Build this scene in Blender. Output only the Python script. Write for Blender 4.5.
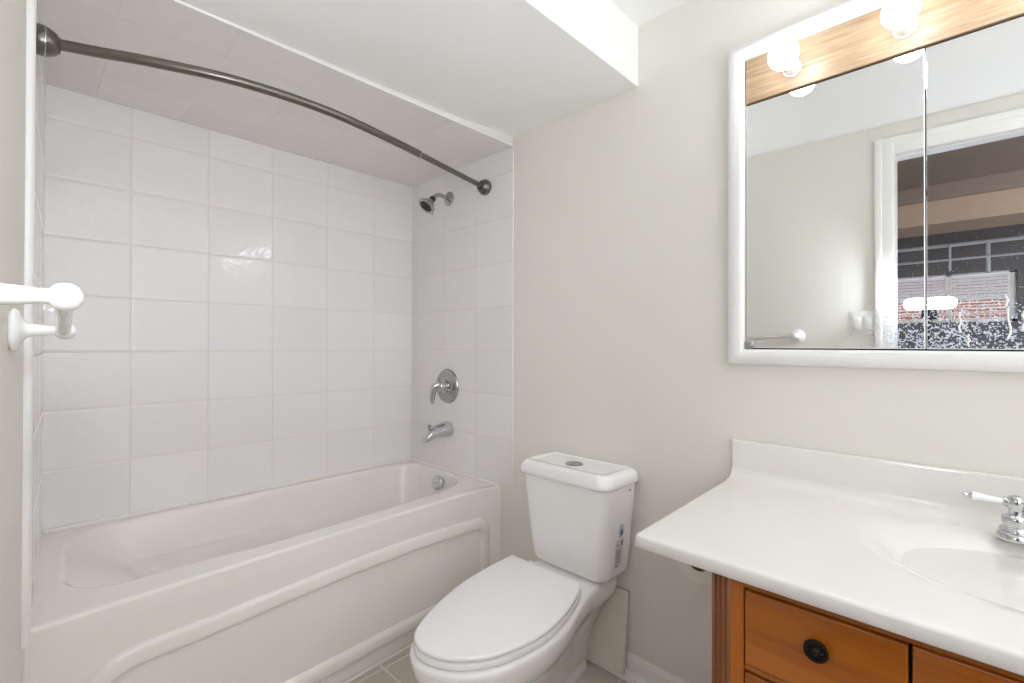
import bpy, bmesh, math, random
from math import sin, cos, pi, radians, sqrt, atan2
from mathutils import Vector, Matrix

random.seed(7)
for o in list(bpy.data.objects):
    bpy.data.objects.remove(o)
S = bpy.context.scene
COL = S.collection

# ------------------------------------------------------------------ camera
YAW, PITCH, ROLL, FPX = 0.7725, 0.0058, 0.0028, 477.0
fw = Vector((-sin(YAW)*cos(PITCH), cos(YAW)*cos(PITCH), sin(PITCH)))
rt = Vector((cos(YAW), sin(YAW), 0)); up = rt.cross(fw)
r2 = rt*cos(ROLL) + up*sin(ROLL); u2 = -rt*sin(ROLL) + up*cos(ROLL)
cd = bpy.data.cameras.new('camera'); cam = bpy.data.objects.new('camera', cd); COL.objects.link(cam)
cam.matrix_world = Matrix(((r2.x, u2.x, -fw.x, 0), (r2.y, u2.y, -fw.y, 0), (r2.z, u2.z, -fw.z, 0), (0, 0, 0, 1)))
cd.sensor_fit = 'HORIZONTAL'; cd.sensor_width = 36.0; cd.lens = FPX*36.0/1024; cd.clip_start = 0.01
S.camera = cam

# ------------------------------------------------------------------ world, exposure, light strengths
W = bpy.data.worlds.new('world'); S.world = W; W.use_nodes = True
bg = W.node_tree.nodes['Background']; bg.inputs[0].default_value = (0.86, 0.93, 1.0, 1); bg.inputs[1].default_value = 5.0
S.view_settings.view_transform = 'Standard'; S.view_settings.look = 'None'
S.view_settings.gamma = 1.0; S.view_settings.exposure = 0.08
try: S.view_settings.use_curve_mapping = False
except Exception: pass
BULB = 13.5       # emission of the vanity globes
BOUNCE = 120.0      # watts of an added fill spot bounced off the right wall and ceiling
SIDE = 11.5        # watts of a second added fill spot, turned toward the tub
FLASH = 40.0     # emission of the flash diffuser seen in the mirror

S.cycles.max_bounces = 24; S.cycles.diffuse_bounces = 16; S.cycles.glossy_bounces = 8

# ------------------------------------------------------------------ materials
def lin(c):
    return tuple(((v/255)/12.92 if v/255 <= .04045 else ((v/255+.055)/1.055)**2.4) for v in c) + (1.0,)
class NT:
    def __init__(s, name):
        s.m = bpy.data.materials.new(name); s.m.use_nodes = True; s.t = s.m.node_tree
        s.b = s.t.nodes['Principled BSDF']; s.out = s.t.nodes['Material Output']
    def n(s, kind, **kw):
        n = s.t.nodes.new(kind)
        for k, v in kw.items(): setattr(n, k, v)
        return n
    def link(s, a, b): s.t.links.new(a, b)
    def math(s, op, a, b=None, c=None, clamp=False):
        n = s.n('ShaderNodeMath', operation=op, use_clamp=clamp)
        for i, v in enumerate((a, b, c)):
            if v is None: continue
            if isinstance(v, (int, float)): n.inputs[i].default_value = v
            else: s.link(v, n.inputs[i])
        return n.outputs[0]
    def mix(s, fac, a, b):
        n = s.n('ShaderNodeMix', data_type='RGBA')
        if isinstance(fac, (int, float)): n.inputs[0].default_value = fac
        else: s.link(fac, n.inputs[0])
        for i, v in ((6, a), (7, b)):
            if isinstance(v, tuple): n.inputs[i].default_value = v
            else: s.link(v, n.inputs[i])
        return n.outputs[2]
    def obj(s): return s.n('ShaderNodeTexCoord').outputs['Object']
    def mapped(s, scale, rot=(0, 0, 0)):
        m = s.n('ShaderNodeMapping'); m.inputs['Scale'].default_value = scale; m.inputs['Rotation'].default_value = rot
        s.link(s.obj(), m.inputs[0]); return m.outputs[0]
    def noise(s, vec, scale, detail=3, rough=.5, dist=0):
        n = s.n('ShaderNodeTexNoise'); n.inputs['Scale'].default_value = scale; n.inputs['Detail'].default_value = detail
        n.inputs['Roughness'].default_value = rough; n.inputs['Distortion'].default_value = dist
        s.link(vec, n.inputs['Vector']); return n.outputs['Fac']
    def ramp(s, fac, stops):
        r = s.n('ShaderNodeValToRGB'); e = r.color_ramp.elements
        while len(e) < len(stops): e.new(.5)
        for i, (p, c) in enumerate(stops): e[i].position = p; e[i].color = c
        s.link(fac, r.inputs[0]); return r.outputs[0]
    def bump(s, h, dist=1.0, strength=1.0):
        b = s.n('ShaderNodeBump'); b.inputs['Strength'].default_value = strength; b.inputs['Distance'].default_value = dist
        s.link(h, b.inputs['Height']); s.link(b.outputs[0], s.b.inputs['Normal'])
    def set(s, **kw):
        al = dict(rough='Roughness', metal='Metallic', spec='Specular IOR Level', coat='Coat Weight', trans='Transmission Weight', ior='IOR')
        for k, v in kw.items(): s.b.inputs[al[k]].default_value = v
    def base(s, c):
        if isinstance(c, tuple): s.b.inputs['Base Color'].default_value = c
        else: s.link(c, s.b.inputs['Base Color'])

def m_plain(name, rgb, rough=.5, metal=0, spec=.5, var=.03, scale=9, coat=0, bump=0, bscale=200):
    N = NT(name); c = lin(rgb); d = tuple(v*(1-var*2) for v in c[:3]) + (1,)
    N.base(N.mix(N.noise(N.obj(), scale, 4), d, c)); N.set(rough=rough, metal=metal, spec=spec, coat=coat)
    if bump: N.bump(N.noise(N.obj(), bscale, 3), bump)
    return N.m

def m_tile(name, ax, u0, w, v0, h, rgb, grgb, gw=.0035, rough=.04, tilt=.0018, wave=.0017, var=.02, mottle=0, rot=None):
    N = NT(name); sp = N.n('ShaderNodeSeparateXYZ'); N.link(N.obj(), sp.inputs[0])
    U, V = sp.outputs[ax[0]], sp.outputs[ax[1]]
    u = N.math('DIVIDE', N.math('SUBTRACT', U, u0), w); v = N.math('DIVIDE', N.math('SUBTRACT', V, v0), h)
    fu, fv = N.math('FRACT', u), N.math('FRACT', v)
    iu, iv = N.math('FLOOR', u), N.math('FLOOR', v)
    du = N.math('MULTIPLY', N.math('MINIMUM', fu, N.math('SUBTRACT', 1.0, fu)), w)
    dv = N.math('MULTIPLY', N.math('MINIMUM', fv, N.math('SUBTRACT', 1.0, fv)), h)
    d = N.math('MINIMUM', du, dv)
    mr = N.n('ShaderNodeMapRange', interpolation_type='SMOOTHSTEP'); N.link(d, mr.inputs[0])
    mr.inputs[1].default_value = gw*.35; mr.inputs[2].default_value = gw*.75
    mask = mr.outputs[0]
    cx = N.n('ShaderNodeCombineXYZ'); N.link(iu, cx.inputs[0]); N.link(iv, cx.inputs[1])
    wn = N.n('ShaderNodeTexWhiteNoise', noise_dimensions='2D'); N.link(cx.outputs[0], wn.inputs['Vector'])
    ws = N.n('ShaderNodeSeparateColor'); N.link(wn.outputs['Color'], ws.inputs[0])
    c = lin(rgb); c2 = tuple(x*(1-var*2) for x in c[:3]) + (1,)
    tc = N.mix(ws.outputs[2], c2, c)
    if mottle:
        md = tuple(x*(1-mottle) for x in c[:3]) + (1,)
        tc = N.mix(N.ramp(N.noise(N.obj(), 7, 6, .65, .6), [(.3, (0, 0, 0, 1)), (.7, (1, 1, 1, 1))]), md, tc)
    gn = N.noise(N.obj(), 5, 3); gc = lin(grgb); gd = tuple(x*.86 for x in gc[:3]) + (1,)
    N.base(N.mix(mask, N.mix(gn, gd, gc), tc))
    rr = N.n('ShaderNodeMapRange'); N.link(mask, rr.inputs[0]); rr.inputs[3].default_value = .6; rr.inputs[4].default_value = rough
    N.link(rr.outputs[0], N.b.inputs['Roughness'])
    # edge pillow + tilt of each tile + long waves in the glaze
    pil = N.n('ShaderNodeMapRange', interpolation_type='SMOOTHSTEP'); N.link(d, pil.inputs[0])
    pil.inputs[1].default_value = gw*.3; pil.inputs[2].default_value = gw*2.6; pil.inputs[4].default_value = .0007
    tu = N.math('MULTIPLY', N.math('MULTIPLY', N.math('SUBTRACT', ws.outputs[0], .5), fu), tilt)
    tv = N.math('MULTIPLY', N.math('MULTIPLY', N.math('SUBTRACT', ws.outputs[1], .5), fv), tilt)
    hh = N.math('ADD', pil.outputs[0], N.math('ADD', tu, tv))
    hh = N.math('ADD', hh, N.math('MULTIPLY', N.noise(N.obj(), 20, 3), wave))
    N.bump(hh, 1.0)
    return N.m

def m_wood(name, dark, mid, light, axis='X', rough=.35, streak=60, coat=0.0, cont=.5):
    N = NT(name); sc = {'X': (.06, 1, 1), 'Z': (1, 1, .06), 'Y': (1, .06, 1)}[axis]
    v = N.mapped(sc); a = N.noise(v, streak, 5, .6, .5); b = N.noise(v, streak*.18, 4, .6, 1.5)
    f = N.math('ADD', N.math('MULTIPLY', a, cont), N.math('MULTIPLY', b, 1-cont))
    N.base(N.ramp(f, [(.34, lin(dark)), (.5, lin(mid)), (.66, lin(light))]))
    N.set(rough=rough, coat=coat); N.bump(a, .0006)
    return N.m

def m_mirror(name):
    N = NT(name)
    N.base((.86, .87, .865, 1)); N.set(rough=0.0, metal=1.0)
    sp = N.n('ShaderNodeSeparateXYZ'); N.link(N.obj(), sp.inputs[0]); X, Z = sp.outputs[0], sp.outputs[2]
    # dried toothpaste and water spots, thick near the bottom centre and thinning upward
    dx = N.math('SUBTRACT', X, -.160); near = N.math('SUBTRACT', 1.0, N.math('MULTIPLY', N.math('ABSOLUTE', dx), 3.2), clamp=True)
    low = N.n('ShaderNodeMapRange'); N.link(Z, low.inputs[0]); low.inputs[1].default_value = .16; low.inputs[2].default_value = 0.05; low.inputs[3].default_value = 0; low.inputs[4].default_value = 1
    lo2 = N.n('ShaderNodeMapRange'); N.link(Z, lo2.inputs[0]); lo2.inputs[1].default_value = .62; lo2.inputs[2].default_value = .0; lo2.inputs[3].default_value = 0; lo2.inputs[4].default_value = 1
    dens = N.math('ADD', N.math('MULTIPLY', N.math('MULTIPLY', low.outputs[0], near), .40), N.math('MULTIPLY', N.math('MULTIPLY', lo2.outputs[0], .20), N.math('GREATER_THAN', X, -.285)))
    mask = None
    for sc, k in ((240, .9), (120, .42)):
        wv = N.n('ShaderNodeTexNoise'); wv.inputs['Scale'].default_value = sc*.8; N.link(N.obj(), wv.inputs['Vector'])
        mx = N.n('ShaderNodeMix', data_type='VECTOR'); mx.inputs[0].default_value = .006; N.link(N.obj(), mx.inputs[4]); N.link(wv.outputs['Color'], mx.inputs[5])
        vo = N.n('ShaderNodeTexVoronoi'); vo.inputs['Scale'].default_value = sc; N.link(mx.outputs[1], vo.inputs['Vector'])
        vs = N.n('ShaderNodeSeparateColor'); N.link(vo.outputs['Color'], vs.inputs[0])
        thr = N.math('MULTIPLY', N.math('MULTIPLY', dens, k*1.75), vs.outputs[0])
        m = N.math('LESS_THAN', vo.outputs['Distance'], thr)
        mask = m if mask is None else N.math('MAXIMUM', mask, m)
    df = N.n('ShaderNodeBsdfDiffuse'); df.inputs[0].default_value = (.72, .79, .9, 1)
    mxs = N.n('ShaderNodeMixShader'); N.link(N.math('MULTIPLY', mask, .75), mxs.inputs[0]); N.link(N.b.outputs[0], mxs.inputs[1]); N.link(df.outputs[0], mxs.inputs[2])
    N.link(mxs.outputs[0], N.out.inputs[0])
    return N.m

def m_emit(name, rgb, s):
    N = NT(name); N.base((.9, .9, .9, 1)); N.set(rough=.3)
    N.b.inputs['Emission Color'].default_value = rgb if max(rgb) < 3 else lin(rgb); N.b.inputs['Emission Strength'].default_value = s
    return N.m

def m_brick(name):
    N = NT(name); br = N.n('ShaderNodeTexBrick'); m = N.n('ShaderNodeMapping'); m.inputs['Rotation'].default_value = (radians(90), 0, 0)
    N.link(N.obj(), m.inputs[0]); N.link(m.outputs[0], br.inputs[0]); br.inputs['Scale'].default_value = 4.2
    br.inputs['Color1'].default_value = lin((150, 96, 84)); br.inputs['Color2'].default_value = lin((136, 84, 74)); br.inputs['Mortar'].default_value = lin((170, 160, 150))
    br.inputs['Mortar Size'].default_value = .03; N.base(br.outputs[0]); N.set(rough=.9); return N.m

M = {}
M['paint'] = m_plain('painted wall', (231, 228, 221), .55, var=.008, scale=3, bump=.0004, bscale=160)
M['ceiling'] = m_plain('white ceiling paint', (245, 245, 243), .75, var=.006, scale=3)
M['trim'] = m_plain('white trim paint', (240, 239, 236), .3, var=.01)
M['ceramic'] = m_plain('white vitreous china', (246, 245, 244), .07, var=.004, scale=4, coat=.3)
M['seat'] = m_plain('white seat plastic', (248, 247, 247), .16, var=.004)
M['tub'] = m_plain('white enamelled acrylic', (237, 233, 229), .13, var=.008, scale=4, coat=.2)
M['counter'] = m_plain('cultured marble', (234, 231, 226), .12, var=.02, scale=5, coat=.3)
M['chrome'] = m_plain('chrome', (205, 206, 208), .05, metal=1, var=.01)
M['dchrome'] = m_plain('brushed dull chrome', (178, 178, 178), .22, metal=1, var=.02)
M['nickel'] = m_plain('brushed nickel rod', (128, 123, 116), .3, metal=1, var=.04)
M['black'] = m_plain('black rubber', (38, 38, 40), .4, var=.1)
M['bronze'] = m_plain('dark bronze knob', (52, 44, 40), .38, metal=.7, var=.2, scale=60)
M['porc'] = m_plain('white porcelain', (244, 244, 242), .08, var=.004, coat=.4)
M['acrylic'] = m_plain('pale grey glossy bar', (214, 213, 210), .12, metal=.25, var=.01)
M['honey'] = m_wood('honey stained wood', (128, 62, 8), (180, 102, 16), (206, 128, 32), 'X', .3, 18, .25, .35)
M['honeyv'] = m_wood('honey stained upright wood', (132, 66, 8), (178, 100, 16), (204, 126, 32), 'Z', .3, 18, .25, .35)
M['flute'] = m_wood('red brown fluted wood', (122, 66, 28), (146, 84, 40), (164, 98, 50), 'Z', .35, 22, .15, .35)
M['dark'] = m_plain('dark gap', (40, 26, 16), .8, var=.1)
M['oak'] = m_wood('light oak panel', (160, 130, 98), (182, 155, 124), (198, 174, 146), 'X', .35, 150, .0, .75)
M['mirror'] = m_mirror('spotted mirror glass')
M['bulb'] = m_emit('lit white globe', (1.0, 1.05, 1.13, 1), BULB)
M['flash'] = m_emit('flash tube window', (.88, 1.0, 1.2, 1), FLASH)
M['paper'] = m_plain('tissue paper', (240, 236, 229), .9, var=.02, bump=.0006, bscale=300)
M['card'] = m_plain('brown cardboard', (104, 86, 68), .9, var=.05)
M['board'] = m_plain('off white board', (226, 222, 209), .35, var=.01)
M['boardedge'] = m_plain('raw board edge', (120, 140, 140), .7, var=.1)
M['stick'] = m_plain('sticker paper', (214, 210, 206), .5)
M['ink'] = m_plain('grey ink', (105, 100, 98), .6)
M['blue'] = m_plain('blue ink', (40, 110, 170), .5)
M['lblue'] = m_plain('pale blue ink', (165, 195, 225), .5)
M['green'] = m_plain('green ink', (30, 120, 70), .5)
M['caulk'] = m_plain('white caulk', (238, 235, 230), .5)
Z0 = -.0329
M['tileL'] = m_tile('wall tile far', (1, 2), .2863-2*.2544, .2544, Z0-.2032*10, .2032, (240, 238, 238), (236, 229, 219))
M['tileW'] = m_tile('wall tile shower', (0, 2), -1.744-.254*10, .254, Z0-.2032*10, .2032, (238, 236, 236), (232, 224, 213), rough=.1)
M['tileS'] = m_tile('wall tile end', (0, 2), -1.744-.254*10, .254, Z0-.2032*10, .2032, (238, 236, 236), (232, 224, 213), rough=.14, tilt=0, wave=0)
M['tileC'] = m_tile('ceiling tile', (1, 0), .43-.254*10, .254, -2.294-.2032*10, .2032, (236, 233, 230), (230, 225, 219), rough=.2, gw=.0028, tilt=.0006)
M['floor'] = m_tile('floor tile', (1, 0), .94-.33*20, .33, -1.574-.33*20, .33, (208, 200, 190), (236, 231, 222), gw=.006, rough=.35, tilt=0, wave=.0004, var=.04, mottle=.16)
M['bceil'] = m_plain('dim brown ceiling', (165, 145, 132), .8, var=.08, scale=2)
M['bbeam'] = m_plain('tan bulkhead', (205, 180, 156), .8, var=.05)
M['bwall'] = m_plain('charcoal wall', (130, 124, 124), .8, var=.08)
M['bfloor'] = m_plain('grey concrete floor', (110, 105, 100), .8, var=.08)
M['pipe'] = m_plain('pale pipe', (205, 205, 208), .5)
M['pvc'] = m_plain('white blind slats', (238, 238, 240), .5)
N = NT('translucent slat'); N.base((.85, .85, .86, 1)); N.set(rough=.5)
tr_ = N.n('ShaderNodeBsdfTranslucent'); tr_.inputs[0].default_value = (.85, .87, .9, 1); mx_ = N.n('ShaderNodeMixShader'); mx_.inputs[0].default_value = .35
N.link(N.b.outputs[0], mx_.inputs[1]); N.link(tr_.outputs[0], mx_.inputs[2]); N.link(mx_.outputs[0], N.out.inputs[0]); M['slat'] = N.m
M['brick'] = m_brick('red brick outside')
M['fblack'] = m_plain('black camera plastic', (30, 32, 40), .45)

# ------------------------------------------------------------------ mesh helpers
def NB(): return bmesh.new()
def box(bm, x0, x1, y0, y1, z0, z1, bev=0, seg=2):
    t = bmesh.new()
    vs = [t.verts.new((x, y, z)) for z in (z0, z1) for y in (y0, y1) for x in (x0, x1)]
    for f in ((0, 2, 3, 1), (4, 5, 7, 6), (0, 1, 5, 4), (2, 6, 7, 3), (0, 4, 6, 2), (1, 3, 7, 5)):
        t.faces.new([vs[i] for i in f])
    if bev: bmesh.ops.bevel(t, geom=t.edges[:], offset=bev, segments=seg, profile=.5, affect='EDGES')
    merge(bm, t)
def merge(bm, t, mat=None):
    if mat: bmesh.ops.transform(t, matrix=mat, verts=t.verts[:])
    m = bpy.data.meshes.new('tmp'); t.to_mesh(m); t.free(); bm.from_mesh(m); bpy.data.meshes.remove(m)
def loft(bm, rings, cap0=True, cap1=True, closed=True):
    V = [[bm.verts.new(p) for p in r] for r in rings]; n = len(V[0])
    for a, b in zip(V, V[1:]):
        for i in range(n if closed else n-1):
            j = (i+1) % n
            bm.faces.new((a[i], a[j], b[j], b[i]))
    if cap0: bm.faces.new(V[0][::-1])
    if cap1: bm.faces.new(V[-1])
    return V
def frame(d):
    d = Vector(d).normalized(); a = Vector((0, 0, 1)) if abs(d.z) < .9 else Vector((1, 0, 0))
    u = d.cross(a).normalized(); return u, d.cross(u).normalized(), d
def lathe(bm, prof, org, axis, n=32, cap=True):
    u, v, d = frame(axis); org = Vector(org); rings = []
    for r, h in prof:
        r = max(r, .0003)
        rings.append([org + d*h + u*(r*cos(2*pi*i/n)) + v*(r*sin(2*pi*i/n)) for i in range(n)])
    loft(bm, rings, cap, cap)
def smooth_path(pts, k=8):
    P = [Vector(p) for p in pts]; P = [P[0]*2-P[1]] + P + [P[-1]*2-P[-2]]; out = []
    for i in range(1, len(P)-2):
        for j in range(k):
            t = j/k; a, b, c, d = P[i-1], P[i], P[i+1], P[i+2]
            out.append(.5*((2*b) + (c-a)*t + (2*a-5*b+4*c-d)*t*t + (3*b-a-3*c+d)*t**3))
    out.append(P[-2]); return out
def tube(bm, pts, rad, n=16, flat=None):
    P = [Vector(p) for p in pts]; rings = []
    R = rad if isinstance(rad, (list, tuple)) else [rad]*len(P)
    u = None
    for i, p in enumerate(P):
        d = (P[min(i+1, len(P)-1)] - P[max(i-1, 0)]).normalized()
        if u is None: u, v, _ = frame(d)
        else:
            u = (u - d*u.dot(d)).normalized(); v = d.cross(u)
        fl = flat[i] if flat else 1
        rings.append([p + u*(R[i]*cos(2*pi*k/n)*fl) + v*(R[i]*sin(2*pi*k/n)) for k in range(n)])
    loft(bm, rings)
def rr(x0, x1, y0, y1, r, z, n=8, m=2):
    """rounded rectangle ring; r: one radius or (x0y0, x1y0, x1y1, x0y1)"""
    if not isinstance(r, tuple): r = (r,)*4
    cs = [(x0+r[0], y0+r[0], pi, r[0]), (x1-r[1], y0+r[1], 1.5*pi, r[1]), (x1-r[2], y1-r[2], 0, r[2]), (x0+r[3], y1-r[3], .5*pi, r[3])]
    pts = []
    for i, (cx, cy, a, q) in enumerate(cs):
        arc = [(cx+q*cos(a+j/n*pi/2), cy+q*sin(a+j/n*pi/2)) for j in range(n+1)]
        nx = cs[(i+1) % 4]; b = (nx[0]+nx[3]*cos(nx[2]), nx[1]+nx[3]*sin(nx[2]))
        pts += arc
        for j in range(1, m+1):
            t = j/(m+1); pts.append((arc[-1][0]*(1-t)+b[0]*t, arc[-1][1]*(1-t)+b[1]*t))
    return [Vector((p[0], p[1], z)) for p in pts]
def prism(bm, poly, z0, z1):
    loft(bm, [[Vector((x, y, z0)) for x, y in poly], [Vector((x, y, z1)) for x, y in poly]])

BASE = {}
def link(name, bm, mat, base=(0, 0, 0), smooth=True, ang=40):
    bmesh.ops.remove_doubles(bm, verts=bm.verts[:], dist=1e-6)
    bmesh.ops.recalc_face_normals(bm, faces=bm.faces[:])
    me = bpy.data.meshes.new(name)
    bm.to_mesh(me); bm.free(); b = Vector(base)
    me.transform(Matrix.Translation(-b))
    if smooth:
        for p in me.polygons: p.use_smooth = True
        me.set_sharp_from_angle(angle=radians(ang))
    me.materials.append(mat)
    o = bpy.data.objects.new(name, me); COL.objects.link(o); return o
def thing(name, label, cat, loc, group=None):
    o = bpy.data.objects.new(name, None); COL.objects.link(o); o.location = loc; o.empty_display_size = .05
    o['label'] = label; o['category'] = cat
    if group: o['group'] = group
    BASE[o.name] = Vector(loc); return o
def part(name, bm, mat, parent, label=None, **kw):
    b = BASE[parent.name]; o = link(name, bm, mat, b, **kw); o.parent = parent; BASE[o.name] = b
    if label: o['label'] = label
    return o
def solo(name, bm, mat, label, cat, base, **kw):
    o = link(name, bm, mat, base, **kw); o.location = base; o['label'] = label; o['category'] = cat; BASE[o.name] = Vector(base); return o
def struct(name, bm, mat, **kw):
    o = link(name, bm, mat, (0, 0, 0), **kw); o['kind'] = 'structure'; BASE[o.name] = Vector((0, 0, 0)); return o

# ------------------------------------------------------------------ dimensions
FL = -1.20; CE = 1.146; XL = -2.294; YW = 1.541; XR = .80
def yl(x): return (-.072-.05*x) if x < -1.5 else .003-.063*(x+1.5)     # painted face of the door wall, slightly out of square
DX0, DX1, DZ = -.305, .475, .985           # door opening

# ------------------------------------------------------------------ room shell
bm = NB(); box(bm, -2.45, .95, -.0, 1.70, FL-.06, FL); prism(bm, [(-2.45, 0), (-2.45, -.22), (.95, -.22), (.95, 0)], FL-.06, FL); struct('floor', bm, M['floor'])
bm = NB(); box(bm, -1.494, .95, -.23, 1.70, CE, CE+.08); struct('ceiling', bm, M['ceiling'])
bm = NB(); box(bm, -2.45, .95, YW, YW+.12, FL, CE); struct('wall_back', bm, M['paint'])
bm = NB(); box(bm, XL-.13, XL, -.10, YW, FL, CE); struct('wall_left', bm, M['tileL'])
bm = NB(); box(bm, XR, XR+.12, -.22, YW, FL, CE); struct('wall_right', bm, M['paint'])
bm = NB()
t = -.20
prism(bm, [(-2.45, yl(-2.45)), (-2.45, t), (DX0, t), (DX0, yl(DX0)), (-1.5, yl(-1.5))], FL, CE)
prism(bm, [(DX1, yl(DX1)), (DX1, t), (.95, t), (.95, yl(.95))], FL, CE)
prism(bm, [(DX0, yl(DX0)), (DX0, t), (DX1, t), (DX1, yl(DX1))], DZ, CE)
struct('wall_front', bm, M['paint'])
# tile layers
TE = -1.494
bm = NB(); box(bm, XL, TE, YW-.0025, YW, -.652, .94); struct('wall_shower', bm, M['tileW'])
bm = NB(); prism(bm, [(XL, yl(XL)), (TE, yl(TE)), (TE, yl(TE)+.008), (XL, yl(XL)+.008)], -.652, .94); struct('wall_tub', bm, M['tileS'])
bm = NB(); box(bm, XL, TE, -.05, YW, .892, CE); struct('ceiling_alcove', bm, M['tileC'])
bm = NB()
sp_ = [(TE-.02, .25), (TE-.02, .9), (TE-.02, 1.2), (TE-.02, YW), (-.872, YW), (-.872, .88)]      # the drop ends on a slant short of the door wall
szb = [.897, .899, .912, .936, .929, .929]
loft(bm, [[Vector((x, y, z)) for (x, y), z in zip(sp_, szb)], [Vector((x, y, CE)) for x, y in sp_]]); struct('ceiling_soffit', bm, M['ceiling'], smooth=False)
bm = NB(); box(bm, TE-.0, TE+.03, -.15, .251, .892, CE); struct('trim_3', bm, M['ceiling'])
# white bead at the end of the tile on the door wall
bm = NB()
cx, cy = TE+.002, yl(TE)+.002
lathe(bm, [(.002, -.668), (.009, -.664), (.0115, -.655), (.0115, .936)], (cx, cy+.001, 0), (0, 0, 1), 16)
struct('trim_1', bm, M['trim'])
bm = NB(); box(bm, TE-.0012, TE+.002, yl(TE)+.01, YW, .8905, .897, .001); struct('trim_2', bm, M['trim'])
bm = NB(); tube(bm, [(XL+.002, yl(XL)+.01, -.648), (XL+.002, YW-.012, -.648)], .009, 10); tube(bm, [(XL+.004, YW-.003, -.650), (-1.575, YW-.003, -.650)], .007, 10); struct('trim_6', bm, M['caulk'])
# baseboards
def basebd(bm, x0, x1, y, sgn):
    prof = [(0, FL+.085), (.004, FL+.085), (.008, FL+.075), (.012, FL+.068), (.013, FL+.03), (.024, FL+.028), (.032, FL+.018), (.034, FL+.001), (0, FL+.001)]
    rings = []
    for x, yy in ((x0, y(x0)), (x1, y(x1))):
        rings.append([Vector((x, yy+sgn*p[0], p[1])) for p in prof])
    loft(bm, rings)
bm = NB(); basebd(bm, -1.56, XR, lambda x: YW, -1); struct('baseboard_back', bm, M['trim'], ang=25)
bm = NB(); basebd(bm, -1.55, DX0-.078, yl, 1); struct('baseboard_front', bm, M['trim'], ang=25)
# door casing with jamb
bm = NB()
for a, b, c, d in ((DX0-.078, DX0, FL, DZ+.085), (DX1, DX1+.085, FL, DZ+.085)):
    y = yl((a+b)/2); box(bm, a, b, y, y+.016, c, d, .004); 
    e = a if a < 0 else b-.03
    box(bm, e, e+.03, y+.01, y+.022, c, d, .004)
y = yl(.1); prism(bm, [(DX0-.078, yl(DX0)), (DX1+.085, yl(DX1)), (DX1+.085, yl(DX1)+.016), (DX0-.078, yl(DX0)+.016)], DZ, DZ+.085)
prism(bm, [(DX0-.078, yl(DX0)), (DX1+.085, yl(DX1)), (DX1+.085, yl(DX1)+.022), (DX0-.078, yl(DX0)+.022)], DZ+.055, DZ+.085)
box(bm, DX0-.001, DX0+.003, -.20, yl(DX0)+.01, FL, DZ); box(bm, DX1-.003, DX1+.001, -.20, yl(DX1), FL, DZ); box(bm, DX0, DX1, -.20, yl(DX1), DZ-.003, DZ+.001)
struct('door_1', bm, M['trim'])

# ------------------------------------------------------------------ the dim room beyond the doorway (seen in the mirror)
bm = NB(); box(bm, -2.6, 3.0, -3.1, -.22, FL-.06, FL); struct('floor_outer', bm, M['bfloor'])
bm = NB(); box(bm, -2.6, 3.0, -3.1, -.20, CE, CE+.08); struct('ceiling_outer', bm, M['bceil'])
bm = NB(); box(bm, -2.6, 3.0, -1.62, -1.48, 1.04, CE); struct('trim_4', bm, M['bceil'])
bm = NB(); box(bm, -2.6, 3.0, -1.95, -1.52, .875, 1.10); struct('trim_5', bm, M['bbeam'])
bm = NB(); box(bm, -2.7, -2.6, -3.1, -.2, FL, CE); struct('wall_outer_left', bm, M['bwall'])
bm = NB(); box(bm, 3.0, 3.1, -3.1, -.2, FL, CE); struct('wall_outer_right', bm, M['bwall'])
bm = NB()
WX0, WX1, WZ0, WZ1 = -1.10, .255, .215, .665
box(bm, -2.6, WX0, -3.12, -3.0, FL, CE); box(bm, WX1, 3.0, -3.12, -3.0, FL, CE); box(bm, WX0, WX1, -3.12, -3.0, FL, WZ0); box(bm, WX0, WX1, -3.12, -3.0, WZ1, CE)
struct('wall_outer_back', bm, M['bwall'])
bm = NB()
for a, b, c, d in ((WX0, WX0+.05, WZ0, WZ1), (WX1-.05, WX1, WZ0, WZ1), (WX0, WX1, WZ0, WZ0+.025), (WX0, WX1, WZ1-.02, WZ1), (-.21, -.17, WZ0, WZ1)):
    box(bm, a, b, -3.08, -3.03, c, d, .004)
struct('window_1', bm, M['trim'])
def blind(x0, x1, label):
    r = thing('window_blind', label, 'blind', (x0, -3.02, WZ1), 'window blinds beyond the doorway')
    b = NB(); box(b, x0, x1, -3.028, -3.0, WZ1-.02, WZ1+.005, .003); part('headrail', b, M['pvc'], r)
    b = NB(); k = 0; z = WZ1-.035
    while z > WZ0+.01:
        q = NB(); box(q, x0+.004, x1-.004, -.0125, .0125, -.0008, .0008)
        merge(b, q, Matrix.Translation((0, -3.014, z)) @ Matrix.Rotation(radians(70 if z > .40 else 10), 4, 'X')); z -= .029
    part('slats', b, M['slat'], r)
blind(WX0+.05, -.21, 'white slatted blind behind the flash glow, left of the mullion in the mirror')
blind(-.17, WX1-.05, 'white slatted blind with red brick showing through in the mirror')
bm = NB(); box(bm, -3.5, 3.5, -4.4, -4.25, -.4, 2.2); struct('wall_outside', bm, M['brick'])
bm = NB(); tube(bm, [(-2.55, -2.7, .885), (2.9, -2.7, .90)], .016, 12); tube(bm, [(.07, -2.7, .885), (.07, -2.7, .62)], .016, 12)
solo('pipe', bm, M['pipe'], 'upper pale pipe under the dark ceiling, with a thick drop, in the mirror', 'pipe', (0, -2.7, .885))['group'] = 'pale pipes under the dark ceiling'
bm = NB(); tube(bm, [(-2.55, -2.66, .755), (2.9, -2.66, .76)], .010, 12); tube(bm, [(-.17, -2.66, .885), (-.17, -2.66, .66)], .010, 12)
solo('pipe', bm, M['pipe'], 'lower thin pale pipe above the blinds in the mirror', 'pipe', (0, -2.66, .755))['group'] = 'pale pipes under the dark ceiling'

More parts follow.
